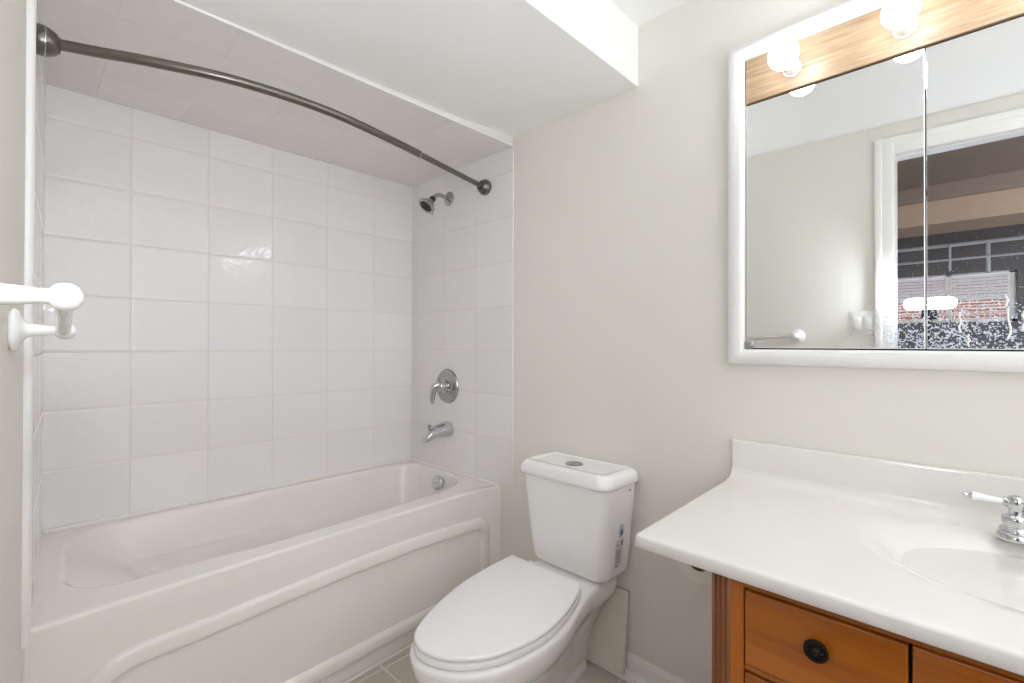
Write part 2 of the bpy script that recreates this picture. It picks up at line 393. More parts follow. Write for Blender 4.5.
# camera flash on a stand in the doorway
fx, fy, fz = -.165, -.032, .205
t = thing('flash_stand', 'thin black tripod stand under the flash glow in the mirror', 'stand', (fx, fy, FL))
b = NB(); tube(b, [(fx, fy, FL+.12), (fx, fy, fz-.075)], .011, 12); part('pole', b, M['fblack'], t)
for k in range(3):
    a = pi/2 + .5 + k*2*pi/3
    b = NB(); tube(b, [(fx, fy, FL+.42), (fx+.2*cos(a), fy+.2*sin(a), FL+.008)], .007, 8); part('leg', b, M['fblack'], t)
t = thing('camera_flash', 'glowing white flash on the stand in the doorway, seen in the mirror', 'flash', (fx, fy, fz))
b = NB(); box(b, fx-.03, fx+.03, fy-.028, fy+.028, fz-.078, fz-.029, .006); part('housing', b, M['fblack'], t)
b = NB(); box(b, fx-.098, fx+.098, fy-.028, fy+.028, fz-.028, fz+.028, .024, 4); part('diffuser', b, M['flash'], t, 'glowing white diffuser')

# two added fill spots without lamp bodies: one bounced off the right wall, one turned toward the tub
for nm, e_, dr in (('bounce_fill', BOUNCE, (.9, .36, .14)), ('side_fill', SIDE, (-.9, .3, .15))):
    ld_ = bpy.data.lights.new(nm, 'SPOT'); ld_.energy = e_; ld_.color = (.96, 1.02, 1.13); ld_.shadow_soft_size = .04; ld_.spot_size = radians(110); ld_.spot_blend = .6
    lo_ = bpy.data.objects.new(nm, ld_); COL.objects.link(lo_); lo_.location = (fx-.02, fy+.02, fz+.07)
    lo_.rotation_euler = Vector(dr).to_track_quat('-Z', 'Y').to_euler()

# ------------------------------------------------------------------ bathtub
TZ = -.652
def xf(y):                                      # front edge of the rim, slightly bowed
    return -1.545-.052*min(1, y/1.1) if y < 1.478 else -1.597+.032*(y-1.478)/.052
y1 = YW-.001
def wrap(p):
    """square tub coordinates -> the slightly out of square alcove"""
    x, y, z = p
    tx = (x-XL)/(-1.57-XL); xx = XL + tx*(xf(y)-XL)
    ys = yl(xx)+.001; return Vector((xx, ys + (y/1.53)*(y1-ys), z))
t = thing('bathtub', 'white alcove bathtub with a raised arch panel on its apron', 'bathtub', (-1.93, .78, FL))
def ring(i, z, rad, **kw): return [wrap(p) for p in rr(XL+.003+i*.01, -1.57-i, i*.01, 1.53-i*.01, .003, z, 8, 30)]
rings = [ring(0, -.72, .003), ring(0, TZ-.012, .004), ring(0, TZ-.009, .004), ring(.001, TZ-.005, .006), ring(.004, TZ-.0015, .01), ring(.009, TZ, .014), ring(.013, TZ, .014)]
def inner(il, ir, ib, iff, z, rl, rrad):
    pts = rr(-2.240+ib, -1.660-iff, .070+il, 1.488-ir, (rl, rl*.8, rrad*1.5, rrad*.8), z, 8, 30); out = []
    for p in pts:
        p = Vector(p)
        # the front lip is straight in the middle and draws in toward both ends
        fr = max(0, min(1, (p.x+2.0)/.25)); s1 = max(0, min(1, (.62-p.y)/.35)); s2 = max(0, min(1, (p.y-.95)/.5))
        p.x -= fr*(.030*s1*s1*(3-2*s1)+.035*s2*s2*(3-2*s2))
        # arm rest ledge on the far side
        if z < -.80:
            bk = 1 if p.x < -2.06 else max(0, 1-(p.x+2.06)/.1); bump = max(0, 1-abs(p.y-.42)/.60); bump = bump*bump*(3-2*bump)
            p.x += .055*bk*bump
        out.append(wrap(p))
    return out
rings += [inner(-.018, -.014, -.016, -.016, TZ, .19, .14), inner(-.014, -.011, -.012, -.012, TZ, .187, .138), inner(-.007, -.005, -.006, -.006, TZ-.002, .18, .135), inner(0, 0, 0, 0, TZ-.010, .17, .13),
          inner(.016, .006, .004, .006, TZ-.03, .15, .13), inner(.075, .016, .014, .018, TZ-.08, .10, .125), inner(.15, .026, .026, .028, TZ-.135, .07, .12),
          inner(.165, .027, .029, .030, TZ-.146, .065, .12), inner(.180, .03, .034, .032, TZ-.158, .062, .12),
          inner(.27, .045, .048, .047, TZ-.24, .06, .115), inner(.34, .06, .062, .062, TZ-.31, .06, .11), inner(.385, .08, .085, .085, TZ-.35, .06, .10), inner(.44, .14, .14, .14, TZ-.375, .05, .08), inner(.55, .3, .2, .2, TZ-.382, .04, .04)]
b = NB(); loft(b, rings, False, True); part('tub_shell', b, M['tub'], t, ang=50)
# apron: curved board with rounded arch moulding, ledge and recessed toe
b = NB()
def ap(y, z, d): v = wrap((-1.57, y, z)); return Vector((v.x-.004+d, v.y, v.z))
YS = [i/40*1.53 for i in range(41)]
def strip(prof):
    rings = [[ap(y, z, d) for d, z in prof] for y in YS]; loft(b, rings)
strip([(-.03, TZ-.02), (.002, TZ-.02), (.002, -.75), (-.004, -1.09), (-.03, -1.09)])
strip([(-.05, -1.075), (-.006, -1.075), (.006, -1.085), (.010, -1.095), (.010, -1.118), (.004, -1.128), (-.02, -1.132), (-.05, -1.132)])
strip([(-.05, -1.12), (-.018, -1.12), (-.022, FL+.001), (-.05, FL+.001)])
part('apron', b, M['tub'], t, ang=35)
b = NB()
path = [(1.455, -1.085), (1.455, -.95), (1.455, -.87), (1.452, -.83)]
for k in range(1, 8): a = k/8*pi/2; path.append((1.402+.05*cos(a), -.852+.05*sin(a)))
for k in range(0, 25): s = k/24; path.append((1.40-s*1.19, -.802 + .012*sin(pi*min(1, s*1.15)) - .004*s))
for k in range(1, 9): a = k/8*pi/2; path.append((.21-.11*sin(a), -.806-.11*(1-cos(a))))
path += [(.10, -.98), (.10, -1.085)]
n = len(path); prof = [(-.029, -.006), (-.028, .003), (-.023, .010), (-.014, .0135), (.010, .0150), (.0185, .0145), (.0225, .0115), (.0245, .004), (.0250, -.006)]
rings = []
for i, (y, z) in enumerate(path):
    a, c = path[max(i-1, 0)], path[min(i+1, n-1)]; ty, tz = c[0]-a[0], c[1]-a[1]; L = sqrt(ty*ty+tz*tz); ny, nz = tz/L, -ty/L
    rings.append([ap(y+ny*(-q), z+nz*(-q), d) for q, d in prof])
loft(b, rings); part('apron_moulding', b, M['tub'], t, ang=35)
b = NB(); tube(b, [ap(y, FL+.003, -.012) for y in YS[::4]], .006, 8); tube(b, [(xf(0)+.002, yl(-1.55)+.003, FL+.004), (xf(0)+.002, yl(-1.55)+.003, TZ-.03)], .005, 8); part('caulk_bead', b, M['caulk'], t)
oc = Vector((-1.945, 1.463, -.698))
b = NB(); ax = Vector((0, -1, .22)); lathe(b, [(.030, -.02), (.037, .0), (.037, .006), (.034, .010), (.024, .0125), (.010, .0135), (.001, .0137)], oc, ax, 32)
o = part('overflow_plate', b, M['chrome'], t, 'round chrome overflow plate')
b = NB(); lathe(b, [(.005, .012), (.005, .0150), (.001, .0155)], oc, ax, 16); part('overflow_screw', b, M['dchrome'], o)
b = NB(); lathe(b, [(.035, 0), (.035, .004), (.02, .006), (.001, .005)], (-1.93, 1.16, TZ-.382), (0, 0, 1), 24); part('drain', b, M['chrome'], t)

# ------------------------------------------------------------------ shower fittings
wy = YW-.0025
t = thing('showerhead', 'small chrome shower head with a black face high on the tile', 'shower head', (-1.955, wy, .752))
b = NB(); lathe(b, [(.036, 0), (.036, .003), (.030, .010), (.018, .015), (.012, .018), (.012, .022)], (-1.955, wy, .752), (0, -1, 0)); part('wall_flange', b, M['dchrome'], t)
arm = smooth_path([(-1.955, wy-.01, .752), (-1.955, 1.495, .757), (-1.955, 1.470, .757), (-1.955, 1.447, .745), (-1.955, 1.432, .727)], 6)
b = NB(); tube(b, arm, .0105, 14); part('shower_arm', b, M['dchrome'], t)
hd = Vector((0.02, -.66, -.75)).normalized(); h0 = Vector((-1.955, 1.436, .733))
b = NB(); lathe(b, [(.012, 0), (.016, .003), (.016, .016), (.012, .020)], h0, hd, 20); part('ball_collar', b, M['black'], t, 'black collar')
b = NB(); lathe(b, [(.012, .018), (.018, .022), (.021, .028), (.026, .036), (.034, .048), (.041, .058), (.044, .062), (.044, .067), (.040, .0695), (.032, .070), (.029, .066)], h0, hd, 36, True); hb = part('head_bell', b, M['dchrome'], t)
b = NB(); lathe(b, [(.031, .064), (.031, .069), (.027, .071), (.020, .070), (.019, .073), (.010, .073), (.009, .070), (.001, .070)], h0, hd, 30); part('spray_face', b, M['black'], t, 'black spray face')
b = NB(); u, v, d = frame(hd)
for k in range(12):
    a = k/12*2*pi; lathe(b, [(.0022, .069), (.0016, .0735)], h0+u*.0235*cos(a)+v*.0235*sin(a), hd, 8)
part('nozzles', b, M['dchrome'], t)
b = NB(); p = h0+hd*.063; tube(b, [p+v*.04, p+v*.054], .003, 8); part('spray_lever', b, M['dchrome'], t)

t = thing('shower_valve', 'round chrome shower valve with a curved lever handle', 'shower valve', (-1.962, wy, -.217))
vc = Vector((-1.962, wy, -.217))
b = NB(); lathe(b, [(.088, 0), (.089, .004), (.085, .010), (.078, .012), (.060, .0095), (.050, .011), (.040, .016), (.036, .017)], vc, (0, -1, 0), 48); part('escutcheon', b, M['dchrome'], t)
b = NB(); lathe(b, [(.034, .012), (.033, .030), (.026, .034), (.025, .055), (.021, .062), (.001, .064)], vc, (0, -1, 0), 32); part('hub', b, M['chrome'], t)
lp = smooth_path([vc+Vector((0, -.045, .0)), vc+Vector((-.002, -.072, .006)), vc+Vector((-.004, -.086, -.010)), vc+Vector((-.006, -.094, -.042)), vc+Vector((-.008, -.092, -.085))], 6)
nn = len(lp); b = NB(); tube(b, lp, [.024*(1-i/(nn-1))+.013*(i/(nn-1)) if i < nn-2 else (.011 if i == nn-2 else .005) for i in range(nn)], 16, [1 if i < 6 else 1-.25*min(1, (i-6)/10) for i in range(nn)]); part('lever_handle', b, M['chrome'], t)

t = thing('tub_spout', 'chrome tub spout with a diverter knob above the bathtub', 'spout', (-1.950, wy, -.437))
sc = Vector((-1.950, wy, -.437)); b = NB(); rings = []
for s, hz, hx, zo in ((0, .033, .033, 0), (.004, .035, .035, 0), (.03, .034, .034, 0), (.06, .030, .031, -.004), (.095, .026, .028, -.008), (.125, .025, .027, -.016), (.145, .022, .025, -.025), (.158, .015, .02, -.034), (.162, .006, .01, -.038)):
    rings.append([sc+Vector((1.12*hx*cos(a)*(1 if sin(a) > 0 else 1), -s, zo+1.18*hz*max(-.85, sin(a)))) for a in [2*pi*k/28 for k in range(28)]])
loft(b, rings); part('spout_body', b, M['chrome'], t)
b = NB(); lathe(b, [(.005, 0), (.005, .014), (.009, .018), (.010, .024), (.006, .028), (.001, .029)], sc+Vector((0, -.125, .006)), (0, 0, 1), 16); part('diverter_knob', b, M['dchrome'], t)

# curved curtain rod
t = thing('shower_curtain_rod', 'curved brushed nickel curtain rod across the tub alcove', 'curtain rod', (-1.66, .78, .745))
pw = Vector((-1.672, wy, .745)); pl = Vector((-1.652, yl(-1.652)+.008, .747))
rp = []
for p in smooth_path([(-1.652, pl.y+.02, .747), (-1.612, .137, .747), (-1.567, .231, .746), (-1.503, .430, .746), (-1.490, .690, .746), (-1.541, .982, .745), (-1.597, 1.208, .745), (-1.646, 1.413, .745), (-1.671, pw.y-.02, .745)], 5): rp.append(p)
ks = 27
b = NB(); tube(b, rp[:ks+1], .0135, 20); part('rod', b, M['nickel'], t, 'thicker section of the rod')
b = NB(); tube(b, rp[ks:], .0112, 20); part('rod', b, M['nickel'], t, 'thinner telescoping section of the rod')
b = NB(); d = (rp[ks+1]-rp[ks-1]).normalized(); lathe(b, [(.0138, -.002), (.0145, 0), (.0145, .004), (.0115, .006)], rp[ks], d, 20); part('joint_ring', b, M['dchrome'], t)
for org, ax, sub in ((pl, (0, 1, 0), rp[0]), (pw, (0, -1, 0), rp[-1])):
    b = NB(); lathe(b, [(.034, 0), (.036, .003), (.036, .014), (.034, .022), (.028, .034), (.021, .041), (.019, .042)], org, ax, 32); fl = part('end_flange', b, M['nickel'], t)
    b = NB(); lathe(b, [(.0355, .0135), (.0368, .0145), (.0368, .0165), (.0355, .0175)], org, ax, 32, False); part('flange_seam', b, M['dchrome'], fl)
    b = NB(); lathe(b, [(.0195, .040), (.0195, .0432), (.016, .0434)], org, ax, 24); part('socket_seal', b, M['black'], fl)

# ------------------------------------------------------------------ toilet
t = thing('toilet', 'white two-piece toilet with closed lid and chrome push button', 'toilet', (-1.05, 1.2, FL))
lidpts = [(-1.242, 1.282), (-1.241, 1.21), (-1.235, 1.14), (-1.219, 1.028), (-1.184, .912), (-1.131, .795), (-1.088, .742), (-1.031, .722), (-.968, .738), (-.918, .775), (-.874, .844), (-.850, .940), (-.849, 1.028), (-.870, 1.135), (-.906, 1.237), (-.936, 1.286)]
def outline(pts, k=5):
    return [(p.x, p.y) for p in smooth_path([(x, y, 0) for x, y in pts], k)]
LO = outline(lidpts)
cen = (-1.05, 1.05)
def off(pts, d):
    n = len(pts); out = []
    for i, (x, y) in enumerate(pts):
        a, c = pts[i-1], pts[(i+1) % n]; tx, ty = c[0]-a[0], c[1]-a[1]; L = sqrt(tx*tx+ty*ty) or 1
        nx, ny = -ty/L, tx/L
        if nx*(x-cen[0])+ny*(y-cen[1]) < 0: nx, ny = -nx, -ny
        out.append((x+nx*d, y+ny*d))
    return out
def R(pts, z): return [Vector((x, y, z)) for x, y in pts]
LZ = -.783
b = NB(); loft(b, [R(off(LO, -.004), LZ-.015), R(off(LO, 0), LZ-.012), R(off(LO, .0005), LZ-.005), R(off(LO, -.002), LZ-.0015), R(off(LO, -.007), LZ)]); part('lid', b, M['seat'], t, ang=50)
b = NB(); loft(b, [R(off(LO, -.006), LZ-.036), R(off(LO, .001), LZ-.033), R(off(LO, .003), LZ-.026), R(off(LO, .0), LZ-.0185), R(off(LO, -.010), LZ-.0165)]); part('seat', b, M['seat'], t, ang=50)
for x in (-1.17, -1.00):
    b = NB(); lathe(b, [(.014, 0), (.014, .018), (.010, .024), (.001, .025)], (x, 1.302, LZ-.036), (0, 0, 1), 16); part('hinge', b, M['seat'], t)
rim = outline([(-1.200, 1.49), (-1.203, 1.43), (-1.210, 1.36), (-1.226, 1.29), (-1.240, 1.21), (-1.244, 1.13), (-1.228, 1.025), (-1.194, .905), (-1.140, .785), (-1.094, .732), (-1.031, .709), (-.962, .727), (-.908, .766), (-.863, .840), (-.838, .938), (-.836, 1.03), (-.852, 1.12), (-.882, 1.21), (-.908, 1.30), (-.920, 1.36), (-.922, 1.43), (-.924, 1.49)])
foot = outline([(-1.150, 1.47), (-1.165, 1.42), (-1.175, 1.36), (-1.180, 1.30), (-1.183, 1.25), (-1.186, 1.18), (-1.188, 1.09), (-1.170, .99), (-1.135, .935), (-1.105, .918), (-1.070, .912), (-1.032, .918), (-1.000, .938), (-.978, .975), (-.968, 1.03), (-.970, 1.10), (-.985, 1.17), (-1.002, 1.24), (-1.018, 1.31), (-1.028, 1.36), (-1.036, 1.42), (-1.045, 1.47)])
def mixo(tt, d=0):
    return [(a[0]*(1-tt)+c[0]*tt, a[1]*(1-tt)+c[1]*tt) for a, c in zip(off(rim, d), foot)]
BZ = LZ-.038
b = NB(); loft(b, [R(mixo(0, -.02), BZ+.0), R(mixo(0, -.006), BZ-.001), R(mixo(0, -.001), BZ-.006), R(mixo(0, 0), BZ-.016), R(mixo(.03, 0), BZ-.045), R(mixo(.12, 0), BZ-.075), R(mixo(.30), BZ-.105), R(mixo(.55), BZ-.15), R(mixo(.80), BZ-.22), R(mixo(.93), BZ-.29), R(mixo(.985), BZ-.34), R(mixo(1.0), FL+.03), R(off(mixo(1.0), .006), FL+.022), R(off(mixo(1.0), .007), FL+.001)])
part('bowl', b, M['ceramic'], t, ang=60)
TB = -.818
def tk(s, z, ins=0):
    x0, x1, y0 = -1.224-.024*s+ins, -.889+.026*s-ins, 1.352-.027*s+ins
    return rr(x0, x1, y0, 1.512+.012*s-ins*.5, (.045, .045, .02, .02), z, 8, 3)
b = NB(); loft(b, [tk(0, TB, .035), tk(0, TB+.004, .018), tk(.0, TB+.014, .006), tk(.03, TB+.03, 0), tk(.25, TB+.09), tk(.6, -.62), tk(.9, -.53), tk(1.0, -.484)]); tank = part('tank', b, M['ceramic'], t, ang=50)
b = NB(); loft(b, [rr(-1.18, -.935, 1.38, 1.49, .03, z) for z in (BZ-.004, TB+.004)]); part('tank_gasket', b, M['ceramic'], t)
def ld(i, z, r=.045): return rr(-1.262+i, -.852-i, 1.312+i, 1.532-i*.6, (r, r, .025, .025), z+.004, 8, 3)
b = NB(); loft(b, [ld(.014, -.488), ld(.004, -.487), ld(.0, -.481), ld(.001, -.470), ld(.006, -.452), ld(.013, -.443), ld(.022, -.440), ld(.034, -.4395, .03), ld(.038, -.4425, .03), ld(.06, -.443, .02)]); part('tank_lid', b, M['ceramic'], t, ang=50)
b = NB()
def el(rx, ry, z): return [Vector((-1.058+rx*cos(2*pi*k/32), 1.415+ry*sin(2*pi*k/32), z)) for k in range(32)]
loft(b, [el(.033, .033, -.444), el(.033, .033, -.437), el(.030, .030, -.4355), el(.028, .028, -.4365), el(.012, .012, -.4365)]); fb = part('flush_button', b, M['dchrome'], t, 'round chrome flush button')
b = NB(); box(b, -1.0585, -1.0575, 1.388, 1.442, -.4368, -.4360); part('button_split', b, M['black'], fb)
# stickers on the right side of the tank
def side(y, z, d=.0006):
    s = min(1, .25+.35*(z+.728)/.108) if z < -.62 else min(1, .6+.4*(z+.62)/.13); x = -.889+.026*s; return Vector((x+d, y, z))
def patch(name, y0, y1, z0, z1, mat, par, d=.0006, shear=0, label=None):
    b = NB(); vs = [side(y0, z0, d), side(y1, z0, d), side(y1, z1, d), side(y0, z1, d)]
    loft(b, [[v-Vector((.0008, 0, 0)) for v in vs], vs]); return part(name, b, mat, par, label, smooth=False)
lab = patch('sticker', 1.408, 1.456, -.765, -.668, M['stick'], t, .0010, label='grey specification label with small print')
for k in range(7):
    z = -.703-.0072*k; patch('print_line', 1.413, 1.436+.012*((k*37) % 5)/5, z-.0022, z, M['ink'], lab, .0016)
patch('print_line', 1.413, 1.424, -.685, -.682, M['ink'], lab, .0016)
patch('print_mark', 1.442, 1.450, -.691, -.675, M['ink'], lab, .0016)
patch('print_line', 1.413, 1.430, -.760, -.756, M['ink'], lab, .0016)
def disc(name, y, z, ry, rz, mat, par, d, label=None, drop=False):
    b = NB(); pts = []
    for k in range(24):
        a = 2*pi*k/24; yy, zz = cos(a), sin(a)
        if drop and zz > 0: yy *= (1-zz)**.8 if zz < 1 else 0; zz *= 1.5
        pts.append(side(y+ry*yy, z+rz*zz, d))
    loft(b, [[v-Vector((.0008, 0, 0)) for v in pts], pts]); return part(name, b, mat, par, label, smooth=False)
dl = disc('sticker', 1.438, -.640, .018, .024, M['lblue'], t, .0010, 'round pale blue water drop sticker')
disc('sticker_field', 1.438, -.640, .0145, .020, M['stick'], dl, .0014)
disc('water_drop', 1.438, -.644, .008, .011, M['blue'], dl, .0019, drop=True)
disc('leaf_mark', 1.441, -.646, .004, .006, M['green'], dl, .0023)
patch('sticker', 1.470, 1.482, -.507, -.502, M['ink'], t, .0008, label='tiny grey maker mark')

# leaning board behind the toilet
b = NB(); box(b, -.105, .105, 0, .010, 0, .283, .001)
for e in (): pass
o = solo('leaning_board', b, M['board'], 'off-white square board leaning on the wall behind the toilet', 'board', (-1.005, 1.492, FL+.030), smooth=False)
o.data.transform(Matrix.Translation(o.location)); o.rotation_euler = (radians(-7.2), 0, 0)
BASE[o.name] = Vector((0, 0, 0))
e = NB(); box(e, -.105, .105, .001, .0098, .2828, .2836); oo = link('board_edge', e, M['boardedge'], (0, 0, 0)); oo.parent = o
o['label'] = 'off-white square board leaning on the wall behind the toilet'

# ------------------------------------------------------------------ vanity cabinet
VX0, VX1, VF = -.410, .630, .980      # carcase sides and front plane
VM = (VX0+VX1)/2
CT = -.414                            # counter top surface
CB = CT-.0295
t = thing('vanity_cabinet', 'honey stained wooden vanity cabinet with fluted corners', 'cabinet', (VM, 1.26, FL))
b = NB(); ch = .060
prism(b, [(VX0, 1.50), (VX0+.004, VF+ch+.022), (VX0+ch+.022, VF+.012), (VX1-ch-.022, VF+.012), (VX1-.004, VF+ch+.022), (VX1, 1.50)], FL+.10, CT-.150)
prism(b, [(VX0+.01, VF+ch+.022), (VX0+ch+.022, VF+.012), (VX1-ch-.022, VF+.012), (VX1-.01, VF+ch+.022), (VX1-.012, VF+ch+.03), (VX1-ch-.012, VF+.028), (VX0+ch+.012, VF+.028), (VX0+.012, VF+ch+.03)], CT-.16, CB-.001)
prism(b, [(VX0+.03, 1.50), (VX0+.03, VF+.09), (VX0+.09, VF+.06), (VX1-.09, VF+.06), (VX1-.03, VF+.09), (VX1-.03, 1.50)], FL+.001, FL+.10)
part('carcase', b, M['dark'], t, smooth=False)
for s in (0, 1):
    # fluted corner pilaster on a 45 degree chamfer
    b = NB(); n = 72; L = ch*sqrt(2); pr = []
    for k in range(n+1):
        q = k/n; d = 0
        for c in (.24, .5, .76):
            e_ = abs(q-c)/.085
            if e_ < 1: d = max(d, .0075*sqrt(1-e_*e_))
        pr.append((q, d))
    rings = []
    for z in (FL+.06, CB-.001):
        ring_ = []
        for q, d in pr:
            x = VX0+ch*q; y = VF+ch*(1-q); x += d*.7071; y += d*.7071
            ring_.append(Vector((x if s == 0 else VX0+VX1-x, y, z)))
        for x, y in ((VX0+ch, VF+.02), (VX0+.02, VF+ch)): ring_.append(Vector((x if s == 0 else VX0+VX1-x, y, z)))
        rings.append(ring_)
    loft(b, rings); part('fluted_pilaster', b, M['flute'], t, ang=30)
    a0, a1 = (VX0+ch, VX0+ch+.025) if s == 0 else (VX1-ch-.025, VX1-ch)
    b = NB(); box(b, a0, a1, VF, VF+.02, FL+.06, CB-.001, .0008); part('stile', b, M['honeyv'], t)
    b = NB(); xx = VX0 if s == 0 else VX1-.012; box(b, xx, xx+.012, VF+ch+.001, 1.52, FL+.06, CB-.001); part('side_panel', b, M['flute'], t)
FX0, FX1 = VX0+ch+.025, VX1-ch-.025
b = NB(); box(b, FX0, FX1, VF+.001, VF+.02, -.4705, CB-.001, .0008); part('top_rail', b, M['honey'], t)
b = NB(); box(b, VX0+ch, VX1-ch, VF+.004, VF+.02, FL+.06, FL+.115, .002); part('bottom_rail', b, M['honey'], t)
DW_ = .2435
def drawer(x0, x1, z0, z1):
    b = NB(); box(b, x0, x1, VF-.004, VF+.016, z0, z1, .003, 3); d = part('drawer', b, M['honey'], t)
    c = Vector(((x0+x1)/2, VF-.004, (z0+z1)/2+.016))
    b = NB(); lathe(b, [(.008, 0), (.007, .008), (.010, .012), (.0185, .014), (.0195, .018), (.018, .021), (.0135, .0205), (.0125, .0185), (.009, .0185), (.0075, .022), (.005, .0235), (.001, .024)], c, (0, -1, 0), 32)
    for k in range(12):
        a = k/12*2*pi; lathe(b, [(.0022, .018), (.0018, .0212), (.0004, .022)], c+Vector((.0155*cos(a)*.72, 0, .0155*sin(a)*.72)), (0, -1, 0), 8)
    part('knob', b, M['bronze'], d, 'dark bronze rosette knob')
zt = -.4735
for x0 in (FX0+.003, FX1-.003-DW_):
    drawer(x0, x0+DW_, zt-.142, zt); drawer(x0, x0+DW_, zt-.158-.17, zt-.158); drawer(x0, x0+DW_, zt-.158-.19-.20, zt-.158-.186)
    b = NB(); box(b, x0-.002, x0+DW_+.002, VF+.001, VF+.02, zt-.1555, zt-.1445, .0008); part('drawer_rail', b, M['honey'], t)
cx0, cx1 = FX0+.003+DW_+.005, FX1-.003-DW_-.005
b = NB(); box(b, cx0, cx1, VF-.004, VF+.016, zt-.100, zt+.002, .003, 3); part('false_front', b, M['honey'], t)
for a0, a1, kx in ((cx0, (cx0+cx1)/2-.0015, .03), ((cx0+cx1)/2+.0015, cx1, -.03)):
    b = NB(); box(b, a0, a1, VF-.004, VF+.016, FL+.12, zt-.104, .003, 3); d = part('cabinet_door', b, M['honeyv'], t)
    b = NB(); c = Vector((a1-.03 if kx > 0 else a0+.03, VF-.004, -.66)); lathe(b, [(.008, 0), (.007, .008), (.010, .012), (.0185, .014), (.0195, .018), (.018, .021), (.0125, .0185), (.009, .0185), (.0075, .022), (.001, .024)], c, (0, -1, 0), 24); part('knob', b, M['bronze'], d, 'dark bronze rosette knob')

# counter with integral basin
VL, VR, VY0 = -.540, .775, .937
bc = Vector((.130, 1.272))
t = thing('countertop', 'off-white cultured marble vanity top with moulded basin', 'countertop', (.115, 1.24, CB))
b = NB()
def ct(i, z, r): return rr(VL+i, VR-i, VY0+i, YW-.002, (r, r, .002, .002), z, 6, 24)
ref = ct(.012, CT, .012)
angs = [atan2(p.y-bc.y, p.x-bc.x) for p in ref]
def ell(rx, ry, z):
    out = []
    for a in angs:
        q = 1/sqrt((cos(a)/rx)**2+(sin(a)/ry)**2); out.append(Vector((bc.x+q*cos(a), bc.y+q*sin(a), z)))
    return out
loft(b, [ct(.02, CB, .01), ct(.003, CB, .010), ct(.0, CB+.003, .012), ct(.0, CT-.007, .014), ct(.0015, CT-.003, .014), ct(.005, CT-.0008, .014), ct(.012, CT, .012),
         *[[p*(1-q)+e*q for p, e in zip(ref, ell(.318, .197, CT))] for q in (.15, .4, .65, .85)], ell(.318, .197, CT), ell(.311, .1955, CT-.0010), ell(.304, .194, CT-.0026), ell(.297, .192, CT-.0034)]
     + [ell(.290*r_, .190*r_, CT-.0038-.108*(.5+.5*cos(pi*r_))**.52) for r_ in [1-.02*k for k in range(1, 47)]] + [ell(.022, .018, CT-.112)])
for v in b.verts: v.co.z += .014*max(0, v.co.y-.937)/.6
part('counter', b, M['counter'], t, ang=50)
b = NB(); pf = [(YW-.001, CT-.01), (1.464, CT-.003), (1.474, CT-.0002)]
for k in range(9): a = k/8*pi/2; pf.append((1.484+.034*sin(a), CT+.0345-.034*cos(a)))
pf += [(1.519, -.300), (1.521, -.293), (1.526, -.290), (YW-.001, -.290)]
loft(b, [[Vector((x, y, z)) for y, z in pf] for x in (VL+.003, VR-.002)])
for v in b.verts: v.co.z += .0130*max(0, min(1, (-.30-v.co.z)/.1))
part('backsplash', b, M['counter'], t, ang=35)
b = NB(); lathe(b, [(.022, 0), (.022, .003), (.014, .004), (.001, .002)], (bc.x, bc.y, CT-.106), (0, 0, 1), 24); part('basin_drain', b, M['chrome'], t)

# faucet
t = thing('faucet', 'chrome widespread faucet with white porcelain lever handles', 'faucet', (.162, 1.435, CT))
for s in (-1, 1):
    hx = .160+s*.102; c = Vector((hx, 1.440, CT+.0128))
    b = NB(); lathe(b, [(.030, 0), (.031, .004), (.029, .010), (.0265, .013), (.027, .018), (.0245, .023), (.021, .026), (.0205, .030), (.0222, .033), (.0224, .043), (.021, .047), (.016, .050), (.012, .053), (.0115, .062)], c, (0, 0, 1), 32); hb = part('handle_base', b, M['chrome'], t)
    b = NB(); lathe(b, [(.0115, .058), (.0145, .065), (.0155, .074), (.0145, .083), (.010, .089), (.001, .091)], c, (0, 0, 1), 24); part('handle_hub', b, M['chrome'], hb)
    lv = Vector((s, -.12, .055)).normalized(); h = c+Vector((0, 0, .074))
    b = NB(); lathe(b, [(.009, .012), (.0095, .017), (.008, .020)], h, lv, 20); part('lever_collar', b, M['chrome'], hb)
    b = NB(); lathe(b, [(.0085, .066), (.009, .068), (.005, .071), (.004, .073), (.0058, .077), (.005, .081), (.001, .083)], h, lv, 20); part('lever_tip', b, M['chrome'], hb)
    b = NB(); lathe(b, [(.0062, .019), (.0065, .03), (.0072, .045), (.0085, .058), (.0098, .064), (.0092, .0675)], h, lv, 24); part('porcelain_lever', b, M['porc'], hb, 'white porcelain lever')
b = NB(); c = Vector((.162, 1.440, CT+.0128)); lathe(b, [(.030, 0), (.031, .004), (.027, .013), (.021, .022), (.018, .032), (.0165, .05)], c, (0, 0, 1), 28)
tube(b, smooth_path([c+Vector((0, 0, .04)), c+Vector((0, -.01, .075)), c+Vector((0, -.05, .095)), c+Vector((0, -.10, .085)), c+Vector((0, -.128, .055))], 6), .0125, 16); part('spout', b, M['chrome'], t)

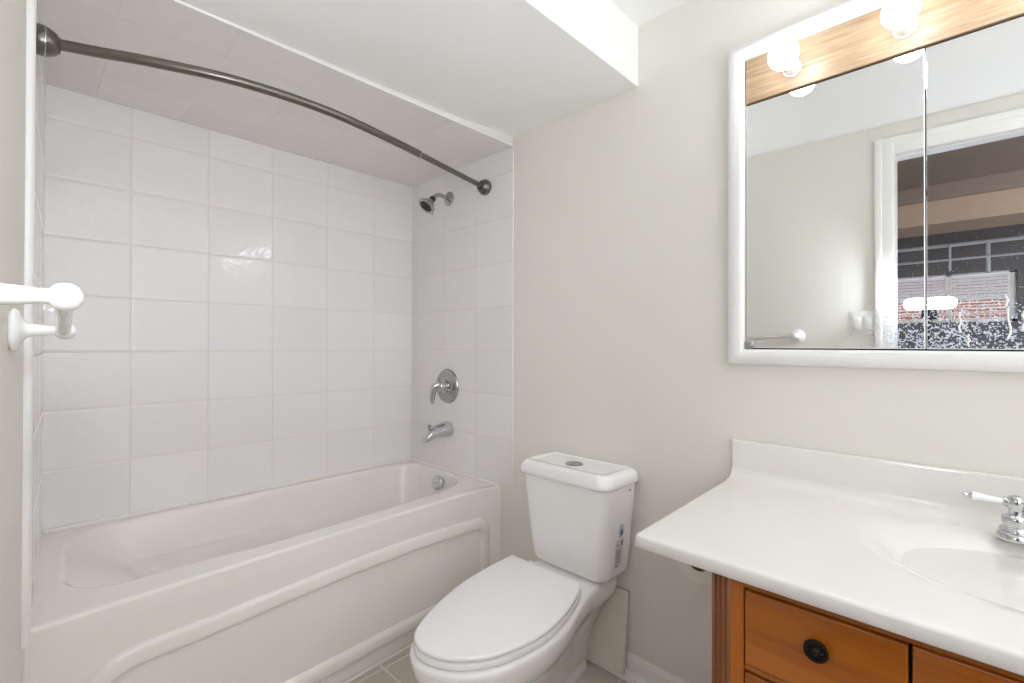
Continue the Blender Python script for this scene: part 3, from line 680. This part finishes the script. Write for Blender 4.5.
# toilet paper roll and its holder on the cabinet side
rc = Vector((-.487, 1.150, -.524))
b = NB(); n = 40
prof = [(.0265, .002), (.0275, 0), (.056, 0), (.0595, .003), (.060, .008), (.060, .095), (.0595, .1), (.056, .103), (.0275, .103), (.0265, .101)]
u = Vector((1, 0, 0)); v = Vector((0, 0, 1))
rings = [[rc+Vector((r*cos(2*pi*k/n), h, r*sin(2*pi*k/n))) for k in range(n)] for r, h in prof]; loft(b, rings+[rings[0]], False, False)
t = thing('toilet_paper_roll', 'white toilet paper roll hanging under the counter overhang', 'toilet paper', tuple(rc))
part('paper', b, M['paper'], t)
b = NB(); rings = [[rc+Vector((r*cos(2*pi*k/n), h, r*sin(2*pi*k/n))) for k in range(n)] for r, h in ((.0263, .001), (.0263, .102), (.0250, .102), (.0250, .001))]; loft(b, rings+[rings[0]], False, False); part('cardboard_core', b, M['card'], t, 'brown cardboard core')
t = thing('toilet_paper_holder', 'paper holder on the cabinet side behind the toilet paper roll', 'paper holder', (VX0, 1.27, -.522))
b = NB(); lathe(b, [(.022, 0), (.022, .004), (.012, .007), (.008, .009), (.008, .05)], (VX0, 1.285, -.522), (-1, 0, 0), 20); part('mount', b, M['dark'], t)
b = NB(); tube(b, smooth_path([(VX0-.045, 1.285, -.522), (-.480, 1.283, -.522), (-.487, 1.27, -.522), (-.487, 1.22, -.522), (-.487, 1.165, -.522)], 4), .0075, 12); part('rod', b, M['dark'], t)

# ------------------------------------------------------------------ mirror cabinet with light bar
MX0, MX1 = -.503, .739; MZ0, MZ1, OZ = -.013, .7245, .862
t = thing('mirror_cabinet', 'white-framed mirror cabinet with an oak panel of glowing round bulbs along its top', 'mirror', (.118, YW, MZ0))
b = NB(); prof = [(0, .026), (0, .0), (.002, -.004), (.010, -.010), (.022, -.013), (.034, -.011), (.043, -.004), (.0455, .004), (.0455, .026)]
cs = [(MX0, MZ0, -1, -1), (MX1, MZ0, 1, -1), (MX1, OZ, 1, 1), (MX0, OZ, -1, 1)]
rings = [[Vector((x+sx*q, YW-.026+d, z+sz*q)) for q, d in prof] for x, z, sx, sz in cs]
loft(b, rings+[rings[0]], False, False); part('frame', b, M['trim'], t, ang=32)
b = NB(); box(b, MX0, MX1, YW-.006, YW-.001, MZ0, MZ1+.004); part('back_panel', b, M['dark'], t)
pw_ = (MX1-MX0-.010)/3
lbl = ['left mirror panel, clear', 'middle mirror panel with white spots', None]
for k in range(3):
    x0 = MX0+.003+k*(pw_+.002); x1 = x0+pw_; b = NB(); q = .002
    f = rr(x0, x1, MZ0+.004, MZ1, .0005, 0, 2, 0); g = rr(x0+q, x1-q, MZ0+.004+q, MZ1-q, .0005, 0, 2, 0)
    cv = lambda L, y: [Vector((p.x, y, p.y)) for p in L]
    loft(b, [cv(f, YW-.006), cv(f, YW-.0112), cv(g, YW-.0125)])
    mp = part('mirror_panel', b, M['mirror'], t, lbl[k], smooth=False)
    if k == 1:
        for x, z, s in ((-.027, .055, 1), (-.012, .012, .6), (.052, .05, 1.4), (.047, .10, .5), (.074, .055, 1)):
            b = NB(); pts = [(x+random.uniform(-.003, .003), YW-.0128, z+.024*s-.012*s*j) for j in range(5)]
            tube(b, smooth_path(pts, 3), .0021, 8, [1]*13); part('dried_drip', b, M['trim'], mp, 'white dried drip')
b = NB(); box(b, MX0+.001, MX0+.022, YW-.022, YW-.011, MZ0+.001, MZ0+.022, .0015); part('corner_clip', b, M['dchrome'], t, 'grey corner clip')
b = NB(); box(b, MX0+.003, MX1-.002, YW-.016, YW-.001, MZ1+.005, OZ-.0, .001); part('oak_panel', b, M['oak'], t, 'light oak light panel with bulbs')
for k in range(5):
    x = -.374+.2475*k; c = Vector((x, YW-.016, .786))
    b = NB(); lathe(b, [(.024, 0), (.024, .004), (.0205, .006), (.0195, .038), (.0180, .039), (.0170, .035), (.016, .012), (.001, .012)], c, (0, -1, 0), 28); so = part('bulb_socket', b, M['porc'], t)
    b = NB(); pr = [(.0125, .013), (.0130, .045), (.0145, .054)]
    for j in range(1, 16): a = radians(22)+(pi-radians(22))*j/15; pr.append((.0375*sin(a), .056+.0345-.0375*cos(a)))
    lathe(b, pr, c, (0, -1, 0), 32); part('bulb', b, M['bulb'], so, 'glowing white globe bulb')

# ------------------------------------------------------------------ towel bar, light switch on the door wall
A = Vector((-.735, .032, .0515)); Bp = Vector((-1.20, .053, .0225))
t = thing('towel_bar', 'white porcelain towel bar with knob ends on the left wall', 'towel bar', (-.97, yl(-.97), .04))
nrm = Vector((.05, 1, 0)).normalized()
ends = []
for P in (A, Bp):
    o = Vector((P.x, yl(P.x), P.z)); post = NB(); EX = P.y-yl(P.x)-.074
    pr = [(.034, 0), (.0375, .003), (.038, .007), (.035, .011), (.024, .014), (.0185, .017), (.0135, .021), (.0115, .026), (.0112, .030+EX*.3), (.0105, .040+EX*.6), (.0085, .054+EX), (.0087, .0640+EX)]
    pr2 = [(r_, h_+EX) for r_, h_ in ((.0088, .0618), (.0125, .0650), (.0150, .069), (.0160, .0745), (.0154, .0805), (.0125, .086), (.007, .0898), (.001, .091))]
    lathe(post, pr, o, nrm, 36); po = part('post', post, M['porc'], t)
    q = NB(); lathe(q, pr2, o, nrm, 32); part('finial', q, M['porc'], po)
    ends.append(o+nrm*(.074+EX))
d = (ends[1]-ends[0]).normalized()
b = NB(); tube(b, [ends[0]+d*.012, ends[1]-d*.012], .0095, 20); part('bar', b, M['acrylic'], t, 'pale grey glossy bar')
sx0, sx1, sz0, sz1 = -.492, -.378, .058, .180
t = thing('light_switch', 'white double rocker light switch beside the door in the mirror', 'light switch', ((sx0+sx1)/2, yl(-.42), .12))
y = yl(-.42)+.001
b = NB(); box(b, sx0, sx1, y-.004, y+.006, sz0, sz1, .003); part('wall_plate', b, M['trim'], t)
for x in (-.460, -.412):
    b = NB(); q = NB(); box(q, -.017, .017, 0, .006, -.034, .034, .002); merge(b, q, Matrix.Translation((x, y+.005, .119)) @ Matrix.Rotation(radians(3), 4, 'X')); part('rocker', b, M['trim'], t)
